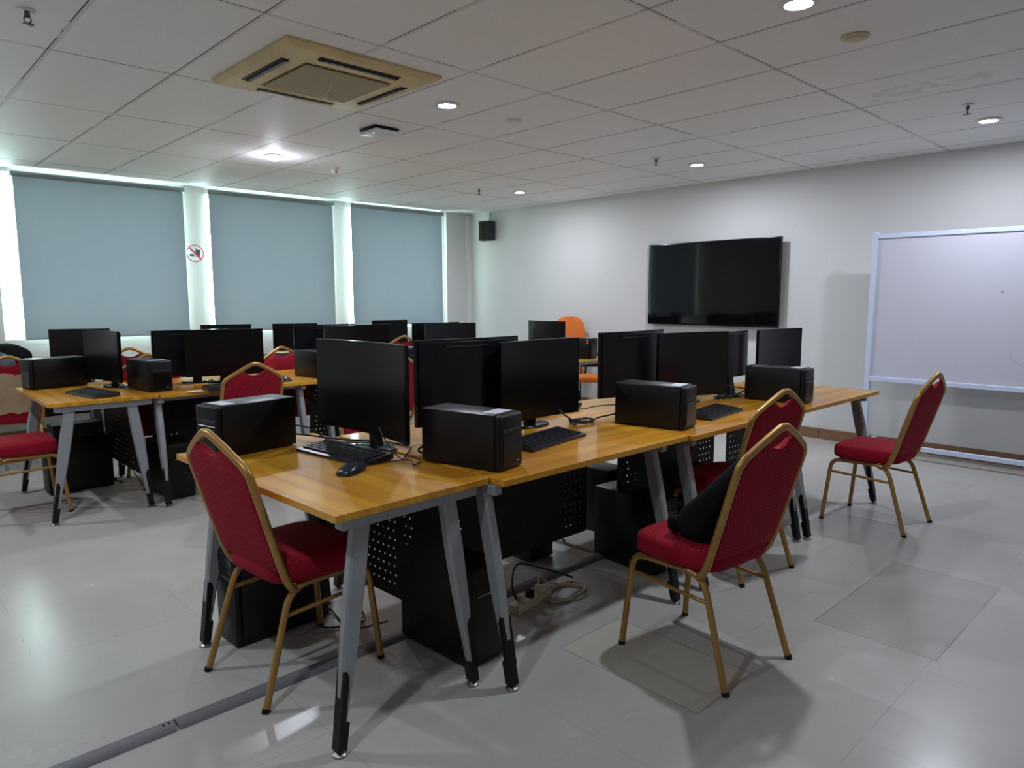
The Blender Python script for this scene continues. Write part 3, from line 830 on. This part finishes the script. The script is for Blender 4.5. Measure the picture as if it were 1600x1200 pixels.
# ------------------------------------------------------------------ monitors
def monitor(L, R_, ztop, H, label, back=False, curved=True, small_base=False, zt=TOP):
    L, R_ = Vector(L), Vector(R_)
    c_ = (L+R_)/2; d = R_-L; W = d.length
    rot = math.atan2(d.y, d.x) + (PI if back else 0)
    yoff = .085     # the screen stands this far in front of the stand (local -Y)
    n = Vector((math.sin(rot), -math.cos(rot)))   # local -Y in world
    base = c_ - n*yoff
    t = thing('monitor', label, 'monitor', (base.x, base.y, zt), rot, 'black monitors on the desks')
    z1 = ztop - zt; z0 = z1 - H
    k = 1.0 if curved else 0.0
    def yc(x): return -yoff - k*(x*x)/(2*1.6) + k*(W*W/4)/(2*1.6)
    nx = 16
    def shell(bm, w_, za, zb, f0, f1):
        A = []
        for i in range(nx+1):
            x = -w_ + 2*w_*i/nx
            A.append((x, yc(x)))
        rows = []
        for (x, y) in A:
            rows.append([bm.verts.new((x, y+f0(x), za)), bm.verts.new((x, y+f0(x), zb)), bm.verts.new((x, y+f1(x), zb)), bm.verts.new((x, y+f1(x), za))])
        for i in range(nx):
            for j in range(4): bm.faces.new((rows[i][j], rows[i][(j+1) % 4], rows[i+1][(j+1) % 4], rows[i+1][j]))
        bm.faces.new(rows[0]); bm.faces.new(list(reversed(rows[-1])))
    bm = bm_new(); shell(bm, W/2, z0, z1, lambda x: 0, lambda x: .018); obj('bezel', bm, M['blackg'], t)
    bm = bm_new(); shell(bm, W/2-.008, z0+.016, z1-.008, lambda x: -.0012, lambda x: .001); obj('screen', bm, M['screen'], t, 60)
    bm = bm_new(); shell(bm, W/2-.012, z0+.01, z1-.01, lambda x: .017, lambda x: .024+.030*max(0, 1-(2*x/W)**2))
    bk = obj('back_cover', bm, M['monback'], t, 30)
    bm = bm_new(); box(bm, -W*.10, W*.30, yc(0)+.045, yc(0)+.0555, z1-.035, z1-.028)
    obj('vent_slot', bm, M['dark'], bk)
    # stand
    bm = bm_new(); loft(bm, [[(-.032, -.01, .012), (.032, -.01, .012), (.032, .02, .012), (-.032, .02, .012)],
                             [(-.026, -.02, .10), (.026, -.02, .10), (.026, .005, .10), (-.026, .005, .10)],
                             [(-.030, -.045, z0+.16), (.030, -.045, z0+.16), (.030, -.020, z0+.16), (-.030, -.020, z0+.16)]])
    obj('stand_neck', bm, M['blackp'], t)
    bm = bm_new()
    n_ = 24; a_, b_ = .125, .075
    o1 = [(a_*math.cos(2*PI*q/n_), .0 + b_*math.sin(2*PI*q/n_)) for q in range(n_)]
    loft(bm, [[(x, y, 0) for x, y in o1], [(x, y, .006) for x, y in o1], [(x*.93, y*.93, .012) for x, y in o1]])
    obj('stand_base', bm, M['blackg'], t, 40)
    return t

# front bank
monitor((1.59, 2.985), (1.605, 2.30), 1.250, .40, 'large curved monitor nearest the camera, turned left on the end desk')
monitor((1.875, 2.62), (2.50, 2.60), 1.245, .40, 'curved monitor seen from behind, right of the nearest monitor', back=True)
monitor((2.265, 2.455), (2.85, 2.475), 1.225, .40, 'curved monitor facing front behind the nearest black computer case')
monitor((3.17, 2.61), (3.80, 2.61), 1.235, .385, 'monitor seen from behind with a small glint, centre right of the front bank', back=True)
monitor((3.53, 2.44), (4.09, 2.30), 1.222, .40, 'monitor facing front below the left half of the television')
monitor((4.02, 2.50), (4.60, 2.455), 1.205, .31, 'small greyish monitor seen from behind, below the right half of the television', back=True)
monitor((4.55, 2.33), (5.08, 2.27), 1.213, .40, 'last monitor of the front bank, above the case nearest the whiteboard')
# rear bank
monitor((1.33, 6.12), (1.42, 5.55), 1.200, .37, 'curved monitor on the left end desk with a bright window reflection')
monitor((1.715, 5.80), (2.31, 5.80), 1.188, .36, 'monitor seen from behind, left part of the rear bank', back=True)
monitor((1.865, 5.53), (2.43, 5.42), 1.195, .355, 'wide flat monitor facing front in the rear bank, under the first pillar', curved=False)
monitor((2.88, 5.81), (3.48, 5.81), 1.197, .37, 'monitor seen from behind in the middle of the rear bank', back=True)
monitor((2.97, 5.42), (3.60, 5.40), 1.197, .37, 'monitor facing front in the rear bank, just above the nearest monitor')
monitor((4.16, 5.83), (4.76, 5.83), 1.180, .37, 'monitor seen from behind at the far end of the rear bank', back=True)
monitor((4.07, 5.48), (4.69, 5.46), 1.183, .37, 'last monitor facing front at the far end of the rear bank')
# window row
monitor((1.41, 7.76), (1.87, 7.55), 1.147, .31, 'small monitor alone against the first blind', curved=False)
monitor((2.78, 7.72), (3.27, 7.58), 1.150, .31, 'monitor by the windows, just its top edge above the wide flat monitor', curved=False)
monitor((3.57, 7.70), (4.03, 7.52), 1.142, .31, 'small monitor before the middle blind, over a red chair', curved=False)
monitor((4.86, 7.66), (5.30, 7.52), 1.150, .33, 'small monitor before the third blind', curved=False)
monitor((6.02, 6.02), (6.00, 5.42), 1.163, .36, "monitor on the teacher's desk, its back towards the class", back=True)

# ------------------------------------------------------------------ computer cases
def make_pc(label):
    """front faces local -Y, origin under the front left corner region centre"""
    t = thing('desktop_computer', label, 'computer', (0, 0, TOP), 0, 'small black computer cases on the desks')
    w_, l_, h_ = .082, .38, .220
    bm = bm_new(); box(bm, -w_, w_, .022, l_, .004, h_, .006, 2); cs = obj('case', bm, M['pctop'], t, 40)
    bm = bm_new(); box(bm, -w_, w_, -.004, .024, .002, h_-.002, .012, 3); fp = obj('front_panel', bm, M['blackp'], t, 40)
    bm = bm_new(); box(bm, -w_+.025, w_-.012, -.0065, -.003, .02, h_-.085, .002, 1); obj('vent_grille', bm, M['blackg'], fp)
    bm = bm_new(); box(bm, -w_+.025, w_-.012, -.0065, -.003, h_-.075, h_-.06, .001, 1); obj('drive_slot', bm, M['dark'], fp)
    bm = bm_new(); box(bm, .03, .05, -.0075, -.006, .028, .034); obj('logo_mark', bm, M['chrome'], fp)
    bm = bm_new(); box(bm, -w_+.03, w_-.02, .035, .10, h_-.0002, h_+.0012); obj('paper_label', bm, M['label'], cs)
    bm = bm_new()
    for sx in (-.06, .06):
        for sy in (.03, l_-.03): box(bm, sx-.012, sx+.012, sy-.012, sy+.012, 0, .006)
    obj('rubber_feet', bm, M['blackp'], t)
    return t
pc0 = make_pc('black computer case beside the seam between the first two desks')
def aim(p_front, p_back):
    v = Vector(p_back)-Vector(p_front); return math.atan2(v.y, v.x) - PI/2
pc0.location = (1.840, 1.941, TOP); pc0.rotation_euler = (0, 0, math.radians(13))
def pc(x, y, deg, label): return dup(pc0, (x, y, TOP), math.radians(deg), label)
pc(1.072, 2.965, -80, 'black computer case at the back of the nearest end desk, side on')
pc(3.066, 1.922, 11, 'black computer case in the middle of the front bank, before two monitors')
pc(4.344, 1.884, 3, 'black computer case of the front bank nearest the whiteboard')
pc(0.951, 6.112, -78, 'black computer case at the left edge on the rear end desk')
pc(1.619, 5.305, 6, 'squat black computer case on the rear bank, beside the reflecting monitor')
pc(2.902, 5.247, 6, 'black computer case on the rear bank half covered by the nearest monitor')
pc(3.671, 5.113, 3, 'black computer case on the rear bank between the two nearest monitors')
pc(3.863, 2.960, 182, 'black computer case at the back of the front bank, its cables showing')
pcT = pc(5.891, 4.901, 14, "black computer case on the teacher's desk with a yellow sticker")
for ch in list(pcT.children):
    if ch.name.startswith('case'):
        bm = bm_new(); box(bm, -.0865, -.0845, .03, .045, .16, .21); o = obj('yellow_sticker', bm, M['yellow'], ch)

def make_tower(label):
    t = thing('tower_computer', label, 'computer', (0, 0, 0), 0, 'black tower computers on the floor')
    bm = bm_new(); box(bm, -.09, .09, .02, .42, .006, .40, .006, 2); obj('case', bm, M['pctop'], t, 40)
    bm = bm_new(); box(bm, -.09, .09, -.01, .022, .006, .398, .010, 2); fp = obj('front_panel', bm, M['blackp'], t, 40)
    bm = bm_new()
    for z in (.30, .345): box(bm, -.075, .075, -.0125, -.009, z, z+.032, .001, 1)
    obj('drive_bay', bm, M['blackg'], fp)
    bm = bm_new(); box(bm, -.05, .05, -.0125, -.009, .285, .289); obj('trim_strip', bm, M['chrome'], fp)
    bm = bm_new()
    for sx in (-.07, .07):
        for sy in (.03, .38): box(bm, sx-.012, sx+.012, sy-.012, sy+.012, 0, .008)
    obj('rubber_feet', bm, M['blackp'], t)
    return t
tw0 = make_tower('black tower computer on the floor under the nearest end desk, behind the left chair')
tw0.location = (1.08, 2.86, 0); tw0.rotation_euler = (0, 0, math.radians(-88))
def tower(x, y, deg, label): return dup(tw0, (x, y, 0), math.radians(deg), label)
tower(1.745, 1.99, 3, 'black tower computer on the floor between two grey legs under the front bank')
tower(3.03, 2.03, -4, 'black tower computer on the floor behind the chair with the bag')
tower(2.70, 3.02, 180, 'black tower computer on the floor behind the perforated panel of the second desk')
tower(3.80, 2.02, 3, 'black tower computer on the floor under the third desk of the front bank')
tower(1.02, 6.05, -88, 'black tower computer on the floor under the left end desk of the rear bank')
tower(1.70, 5.24, 3, 'black tower computer on the floor under the second desk of the rear bank')
tower(5.98, 5.25, 80, "black tower computer under the teacher's desk")
tower(3.36, 3.02, 180, 'black tower computer on the floor at the back of the third front desk')

# ------------------------------------------------------------------ keyboards and mice
def make_kb(label):
    t = thing('keyboard', label, 'keyboard', (0, 0, TOP), 0, 'black keyboards on the desks')
    bm = bm_new(); loft(bm, [[(-.225, -.085, 0), (.225, -.085, 0), (.225, -.085, .012), (-.225, -.085, .012)][0:4],
                             [(-.225, .080, .006), (.225, .080, .006), (.225, .080, .030), (-.225, .080, .030)]])
    box(bm, -.21, -.17, .06, .075, 0, .012); box(bm, .17, .21, .06, .075, 0, .012)
    obj('body', bm, M['kbd'], t)
    bm = bm_new()
    for r in range(6):
        y = -.052 + r*.0195 + (.006 if r == 5 else 0)
        z = .012 + (y+.085)/.165*.018
        x = -.212
        k = 0
        while x < .205:
            wk = .0165
            if r == 0 and 4 <= k <= 4: wk = .10
            if -.212 + .29 < x < -.212+.298: x += .006
            box(bm, x, min(x+wk, .213), y-.008, y+.008, z-.002, z+.006)
            x += wk + .0025; k += 1
    obj('keys', bm, M['key'], t)
    return t
kb0 = make_kb('keyboard in front of the nearest monitor, beside the mouse')
kb0.location = (1.499, 2.604, TOP); kb0.rotation_euler = (0, 0, math.radians(-84))
def kb(x, y, deg, label): return dup(kb0, (x, y, TOP), math.radians(deg), label)
kb(2.316, 2.210, 10, 'keyboard right of the nearest boxy case on the second front desk')
kb(3.556, 2.076, 8, 'keyboard on the third front desk, right of the middle computer case')
kb(1.220, 5.458, -80, 'keyboard before the reflecting monitor on the left end desk')
kb(2.095, 5.151, -6, 'keyboard under the wide flat monitor of the rear bank')
kb(3.58, 7.60, 8, 'keyboard under the small monitor before the middle blind')
kb(2.979, 2.806, 190, 'keyboard at the back of the front bank with cables around it')

def make_mouse(label):
    t = thing('computer_mouse', label, 'mouse', (0, 0, TOP), 0, 'black computer mice')
    bm = bm_new()
    secs = []
    for i, (y, w_, h_) in enumerate(((-.058, .012, .008), (-.052, .024, .018), (-.035, .030, .028), (-.005, .032, .037), (.025, .030, .033), (.048, .024, .020), (.056, .010, .008))):
        s = []
        for k in range(12):
            a = PI*k/11
            s.append((w_*math.cos(a), y, .001 + h_*math.sin(a)**.8))
        secs.append(s)
    loft(bm, secs); obj('body', bm, M['kbd'], t, 60)
    bm = bm_new(); tube(bm, [(-.003, .030, .031), (.003, .030, .031)], .008, 12); obj('scroll_wheel', bm, M['blackp'], t)
    bm = bm_new(); tube(bm, smooth_path([(0, .055, .008), (.01, .09, .004), (.05, .15, .004), (.10, .20, .004)]), .002, 6); obj('cord', bm, M['cable'], t)
    return t
ms0 = make_mouse('black mouse at the front of the nearest end desk')
ms0.scale = (1.22, 1.22, 1.15); ms0.location = (1.369, 2.326, TOP); ms0.rotation_euler = (0, 0, math.radians(-62))
dup(ms0, (2.537, 5.305, TOP), math.radians(10), 'black mouse on the rear bank beside a red chair top')
dup(ms0, (3.479, 2.230, TOP+.0), math.radians(-40), 'black mouse behind the keyboard on the third front desk')

# ------------------------------------------------------------------ loose cables on and under the desks
def cable(pts, r, m, label, name='cable', k=6):
    if min(p[2] for p in pts) > .7: pts = [(p[0]*.961, p[1]*.961, p[2]) for p in pts]
    bm = bm_new(); tube(bm, smooth_path(pts, k), r, 7); o = obj(name, bm, m, None, 60); return tag(o, label, 'cable')
def coil(cx, cy, z, rx, ry, turns, seed, tail):
    rnd = random.Random(seed); out = []
    n = int(turns*10)
    for i in range(n):
        a = 2*PI*i/10
        s = 1 + .22*rnd.uniform(-1, 1)
        out.append((cx+rx*s*math.cos(a), cy+ry*s*math.sin(a), z + rnd.uniform(0, .012)))
    return out + tail
Tz = TOP+.006
cable([(1.50, 3.10, TOP+.09), (1.58, 3.06, TOP+.07), (1.64, 2.98, Tz+.01), (1.70, 2.85, Tz+.01), (1.74, 2.75, Tz+.03), (1.72, 2.65, .93)], .0035, M['cable'], 'black cable from the side-on case to the nearest monitor')
cable([(1.49, 3.13, TOP+.05), (1.60, 3.12, Tz+.02), (1.72, 3.0, Tz), (1.82, 2.85, Tz), (1.86, 2.66, Tz), (1.80, 2.55, Tz+.01), (1.72, 2.48, Tz)], .0045, M['cable'], 'thick black cable lying behind the nearest monitor')
cable([(1.67, 2.60, .90), (1.66, 2.52, .84), (1.67, 2.45, Tz+.01), (1.70, 2.40, Tz), (1.66, 2.33, Tz), (1.72, 2.36, Tz)], .003, M['cable'], 'thin black cable dangling from the right corner of the nearest monitor')
cable([(1.86, 2.36, TOP+.05), (1.80, 2.42, TOP+.055), (1.75, 2.42, TOP+.04), (1.76, 2.38, TOP+.03), (1.85, 2.36, TOP+.03)], .005, M['cable'], 'short black cable loop at the rear of the nearest boxy case')
cable(coil(2.93, 2.52, Tz, .075, .05, 3, 3, [(3.05, 2.50, Tz+.01), (3.10, 2.42, TOP+.04)]), .005, M['cable'], 'tangle of black cables left of the middle computer case')
cable([(3.0, 2.62, .86), (2.98, 2.56, .84), (3.02, 2.50, TOP+.08), (3.10, 2.42, TOP+.09)], .003, M['cable'], 'thin black cable arching into the middle computer case')
cable(coil(4.33, 2.46, Tz, .06, .05, 3, 5, [(4.42, 2.38, TOP+.04), (4.49, 2.33, TOP+.08)]), .005, M['cable'], 'tangle of black cables left of the case nearest the whiteboard')
cable([(4.20, 2.52, .90), (4.26, 2.46, .85), (4.34, 2.44, .86), (4.45, 2.35, .84)], .004, M['cable'], 'black cable hanging behind the small greyish monitor')
cable([(2.80, 2.62, .88), (2.84, 2.56, .82), (2.86, 2.50, Tz+.005), (2.80, 2.46, Tz+.005)], .005, M['cable'], 'black cable dropping behind the keyboard of the second front desk')
# under the desks
cable(coil(2.45, 2.22, .006, .13, .07, 3, 11, [(2.40, 2.26, .06), (2.36, 2.28, .10), (2.32, 2.26, .07)]), .005, M['cablew'], 'coiled beige power cord on the floor under the second front desk')
cable([(2.16, 2.24, .05), (2.15, 2.26, .12), (2.25, 2.33, .17), (2.45, 2.37, .09), (2.62, 2.30, .01)], .005, M['cable'], 'black cable arching up from the power strip under the second front desk')
cable(coil(1.42, 2.9, .006, .12, .10, 3, 12, [(1.5, 2.6, .01), (1.56, 2.4, .09)]), .004, M['cable'], 'tangle of black cables on the floor under the nearest end desk')
cable([(1.38, 2.85, .30), (1.42, 2.8, .12), (1.40, 2.7, .02), (1.55, 2.62, .01), (1.62, 2.7, .02), (1.55, 2.9, .25)], .004, M['cable'], 'black cable looping behind the left tower computer')
cable([(2.85, 2.95, .62), (2.80, 2.9, .30), (2.72, 2.85, .06), (2.66, 2.75, .01)], .004, M['cable'], 'black cable hanging between the rear legs of the second front desk')
cable(coil(2.95, 2.85, .006, .10, .07, 3, 15, [(3.0, 2.7, .01)]), .004, M['cable'], 'black cable loops on the floor at the rear legs of the second front desk')
cable([(3.42, 2.6, .50), (3.36, 2.56, .30), (3.40, 2.5, .06), (3.5, 2.48, .01)], .006, M['cable'], 'black cable bundle hanging under the third front desk')
cable(coil(1.34, 6.15, .006, .14, .09, 3, 17, [(1.4, 6.1, .1), (1.42, 6.1, .3)]), .005, M['cable'], 'tangle of black cables on the floor under the left end desk of the rear bank')
cable([(1.36, 6.2, .42), (1.30, 6.15, .25), (1.38, 6.08, .08), (1.5, 5.98, .01)], .006, M['cable'], 'black cable bundle hanging beside the left tower of the rear bank')
cable([(1.52, 5.9, .45), (1.5, 5.8, .22), (1.56, 5.72, .04), (1.6, 5.85, .01)], .004, M['cable'], 'black cable hanging at the second desk of the rear bank')
t = thing('power_strip', 'beige power strip with plugs on the floor under the second front desk', 'power strip', (2.25, 2.24, 0), math.radians(8))
bm = bm_new(); box(bm, -.13, .13, -.03, .03, 0, .04, .005, 2); obj('body', bm, M['beige'], t, 40)
for i in range(3):
    bm = bm_new(); box(bm, -.09+i*.07, -.06+i*.07, -.018, .018, .038, .075, .004, 1); obj('plug', bm, M['blackp'] if i == 1 else M['beige'], t)

# floor conduit
def conduit(xa, ya, xb, yb_, label):
    L = math.hypot(xb-xa, yb_-ya)
    t = thing('floor_conduit', label, 'conduit', (xa, ya, 0), math.atan2(yb_-ya, xb-xa), 'grey floor cable covers')
    bm = bm_new()
    sec = [(-.038, 0), (-.034, .006), (-.022, .015), (-.008, .018), (.008, .018), (.022, .015), (.034, .006), (.038, 0)]
    prism(bm, sec, lambda u, v, s: (s, u, v), 0, L); obj('cover', bm, M['conduit'], t, 30)
    bm = bm_new()
    for q in (.012, .03):
        prism(bm, [(u*.6, v+.0012) for u, v in sec], lambda u, v, s: (s, u, v), L-q-.006, L-q)
    obj('end_clip', bm, M['blackp'], t)
    return t
conduit(-.35, 2.40, .705, 2.402, 'grey half round cable cover on the floor at the bottom left edge')
conduit(.712, 2.402, 5.3, 2.42, 'grey cable cover on the floor running under the front bank')

# papers on the rear bank
for x, y, w_, lab in ((1.80, 5.16, .10, 'small white paper at the edge of the rear bank beside the squat case'), (1.95, 5.15, .05, 'tiny white paper tag at the edge of the rear bank')):
    bm = bm_new(); box(bm, x-w_/2, x+w_/2, y-.04, y+.04, TOP, TOP+.001); tag(obj('paper', bm, M['signwhite']), lab, 'paper')

# ------------------------------------------------------------------ bag on the right chair
def blob(bm, c_, r_, n1=10, n2=18, seed=1, amp=.10):
    rnd = random.Random(seed); ph = [rnd.uniform(0, 6.28) for _ in range(6)]
    rings = []
    for i in range(1, n1):
        th = PI*i/n1; ring = []
        for k in range(n2):
            a = 2*PI*k/n2
            s = 1 + amp*(math.sin(3*a+ph[0]+2*th)*.5 + math.sin(5*a+ph[1]-th*3)*.3 + math.sin(7*th+ph[2]+2*a)*.3)
            ring.append(bm.verts.new((c_[0]+r_[0]*s*math.sin(th)*math.cos(a), c_[1]+r_[1]*s*math.sin(th)*math.sin(a), c_[2]+r_[2]*s*math.cos(th))))
        rings.append(ring)
    for i in range(len(rings)-1):
        for k in range(n2): bm.faces.new((rings[i][k], rings[i+1][k], rings[i+1][(k+1) % n2], rings[i][(k+1) % n2]))
    bm.faces.new(rings[0]); bm.faces.new(list(reversed(rings[-1])))
t = thing('shoulder_bag', 'black cloth bag slumped on the seat of the right chair', 'bag', (2.43, 1.19, .508), face(.08, .99))
bm = bm_new()
secs = []
for z, w0, y0_, y1_ in ((.004, .13, .135, .30), (.02, .155, .125, .335), (.07, .160, .115, .335), (.13, .150, .098, .285), (.19, .130, .080, .215), (.26, .10, .058, .150), (.33, .05, .040, .095), (.37, .02, .030, .055)):
    s = []
    for k in range(20):
        a = 2*PI*k/20
        q = 1 + .05*math.sin(4*a+z*20)
        s.append((-.02 + w0*q*math.copysign(abs(math.cos(a))**.7, math.cos(a)), (y0_+y1_)/2+(y1_-y0_)/2*q*math.copysign(abs(math.sin(a))**.7, math.sin(a)), z))
    secs.append(s)
loft(bm, secs); obj('body', bm, M['bag'], t, 80, 1)
bm = bm_new(); box(bm, -.165, -.115, .24, .33, .02, .08, .018, 3); obj('side_pocket', bm, M['bag'], t, 40)
bm = bm_new(); tube(bm, smooth_path([(-.10, .10, .18), (-.14, .16, .13), (-.155, .28, .05), (-.10, .345, .012), (.02, .36, .010)]), .010, 8); obj('strap', bm, M['bag'], t, 60)

# backpack on the first window desk
t = thing('backpack', 'black and grey backpack on the window desk at the left edge', 'bag', (1.02, 7.62, TOP), math.radians(-10))
bm = bm_new(); blob(bm, (0, 0, .135), (.23, .15, .135), seed=5, amp=.06); obj('body', bm, M['bag'], t, 80, 1)
bm = bm_new(); blob(bm, (-.03, -.10, .11), (.14, .075, .10), seed=6, amp=.05); obj('front_pocket', bm, M['greyc'], t, 80, 1)

# ------------------------------------------------------------------ orange chairs by the teacher's desk
t = thing('office_chair', "orange high backed office chair behind the teacher's desk", 'chair', (6.74, 6.10, 0), face(-1, -.55))
bm = bm_new()
secs = []
for z, w_, d_ in ((.58, .16, .0), (.66, .205, -.01), (.80, .225, -.02), (.95, .222, -.035), (1.08, .195, -.05), (1.15, .15, -.06), (1.185, .08, -.065)):
    s = []
    for k in range(16):
        a = 2*PI*k/16
        s.append((w_*math.copysign(abs(math.cos(a))**.6, math.cos(a)), -.22 + d_ + .03*math.sin(a), z))
    secs.append(s)
loft(bm, secs); obj('backrest', bm, M['orange'], t, 60)
bm = bm_new(); box(bm, -.23, .23, -.20, .24, .44, .52, .03, 3); obj('seat', bm, M['orange'], t, 50)
bm = bm_new(); tube(bm, [(0, -.02, .44), (0, -.02, .10)], .03, 12); tube(bm, smooth_path([(0, -.10, .43), (0, -.24, .45), (0, -.27, .62), (0, -.28, .8)]), .018, 8); obj('support_post', bm, M['blackp'], t, 50)
for k in range(5):
    a = 2*PI*k/5 + .3
    bm = bm_new(); tube(bm, [(0, -.02, .12), (.29*math.cos(a), -.02+.29*math.sin(a), .07)], [.026, .016], 8)
    L = obj('base_arm', bm, M['blackp'], t, 50)
    bm = bm_new(); cx, cy = .29*math.cos(a), -.02+.29*math.sin(a)
    tube(bm, [(cx-.02, cy, .028), (cx+.02, cy, .028)], .028, 12); tube(bm, [(cx, cy, .03), (cx, cy, .07)], .008, 6); obj('caster', bm, M['blackp'], L)
for s in (-1, 1):
    bm = bm_new(); tube(bm, fillet([(s*.20, .0, .45), (s*.28, .0, .46), (s*.28, -.02, .66), (s*.28, .14, .67)], .04), .014, 8); obj('armrest', bm, M['blackp'], t, 50)

t = thing('visitor_chair', "low orange chair with thin black legs right of the teacher's desk", 'chair', (6.60, 5.44, 0), face(-.75, -.65))
bm = bm_new(); box(bm, -.22, .22, -.20, .22, .43, .50, .025, 3); obj('seat', bm, M['orange'], t, 50)
for s in (-1, 1):
    bm = bm_new(); tube(bm, fillet([(s*.19, -.19, .72), (s*.2, -.16, .43), (s*.2, .17, .42), (s*.2, .22, .012), (s*.2, -.22, .012), (s*.2, -.02, .41)], .03), .009, 8); obj('leg', bm, M['blackp'], t, 50)
bm = bm_new(); box(bm, -.20, .20, -.215, -.185, .58, .76, .012, 2); obj('backrest', bm, M['blackp'], t, 40)

# black equipment box on top of the left tower of the rear bank
t = thing('network_switch', 'black equipment box standing on the tower under the left end desk', 'equipment', (1.03, 6.05, .40), math.radians(-88))
bm = bm_new(); box(bm, -.085, .085, .03, .36, .0, .11, .004, 1); obj('housing', bm, M['blackp'], t)
bm = bm_new(); box(bm, -.07, .07, .027, .031, .03, .05); obj('port_strip', bm, M['chrome'], t)
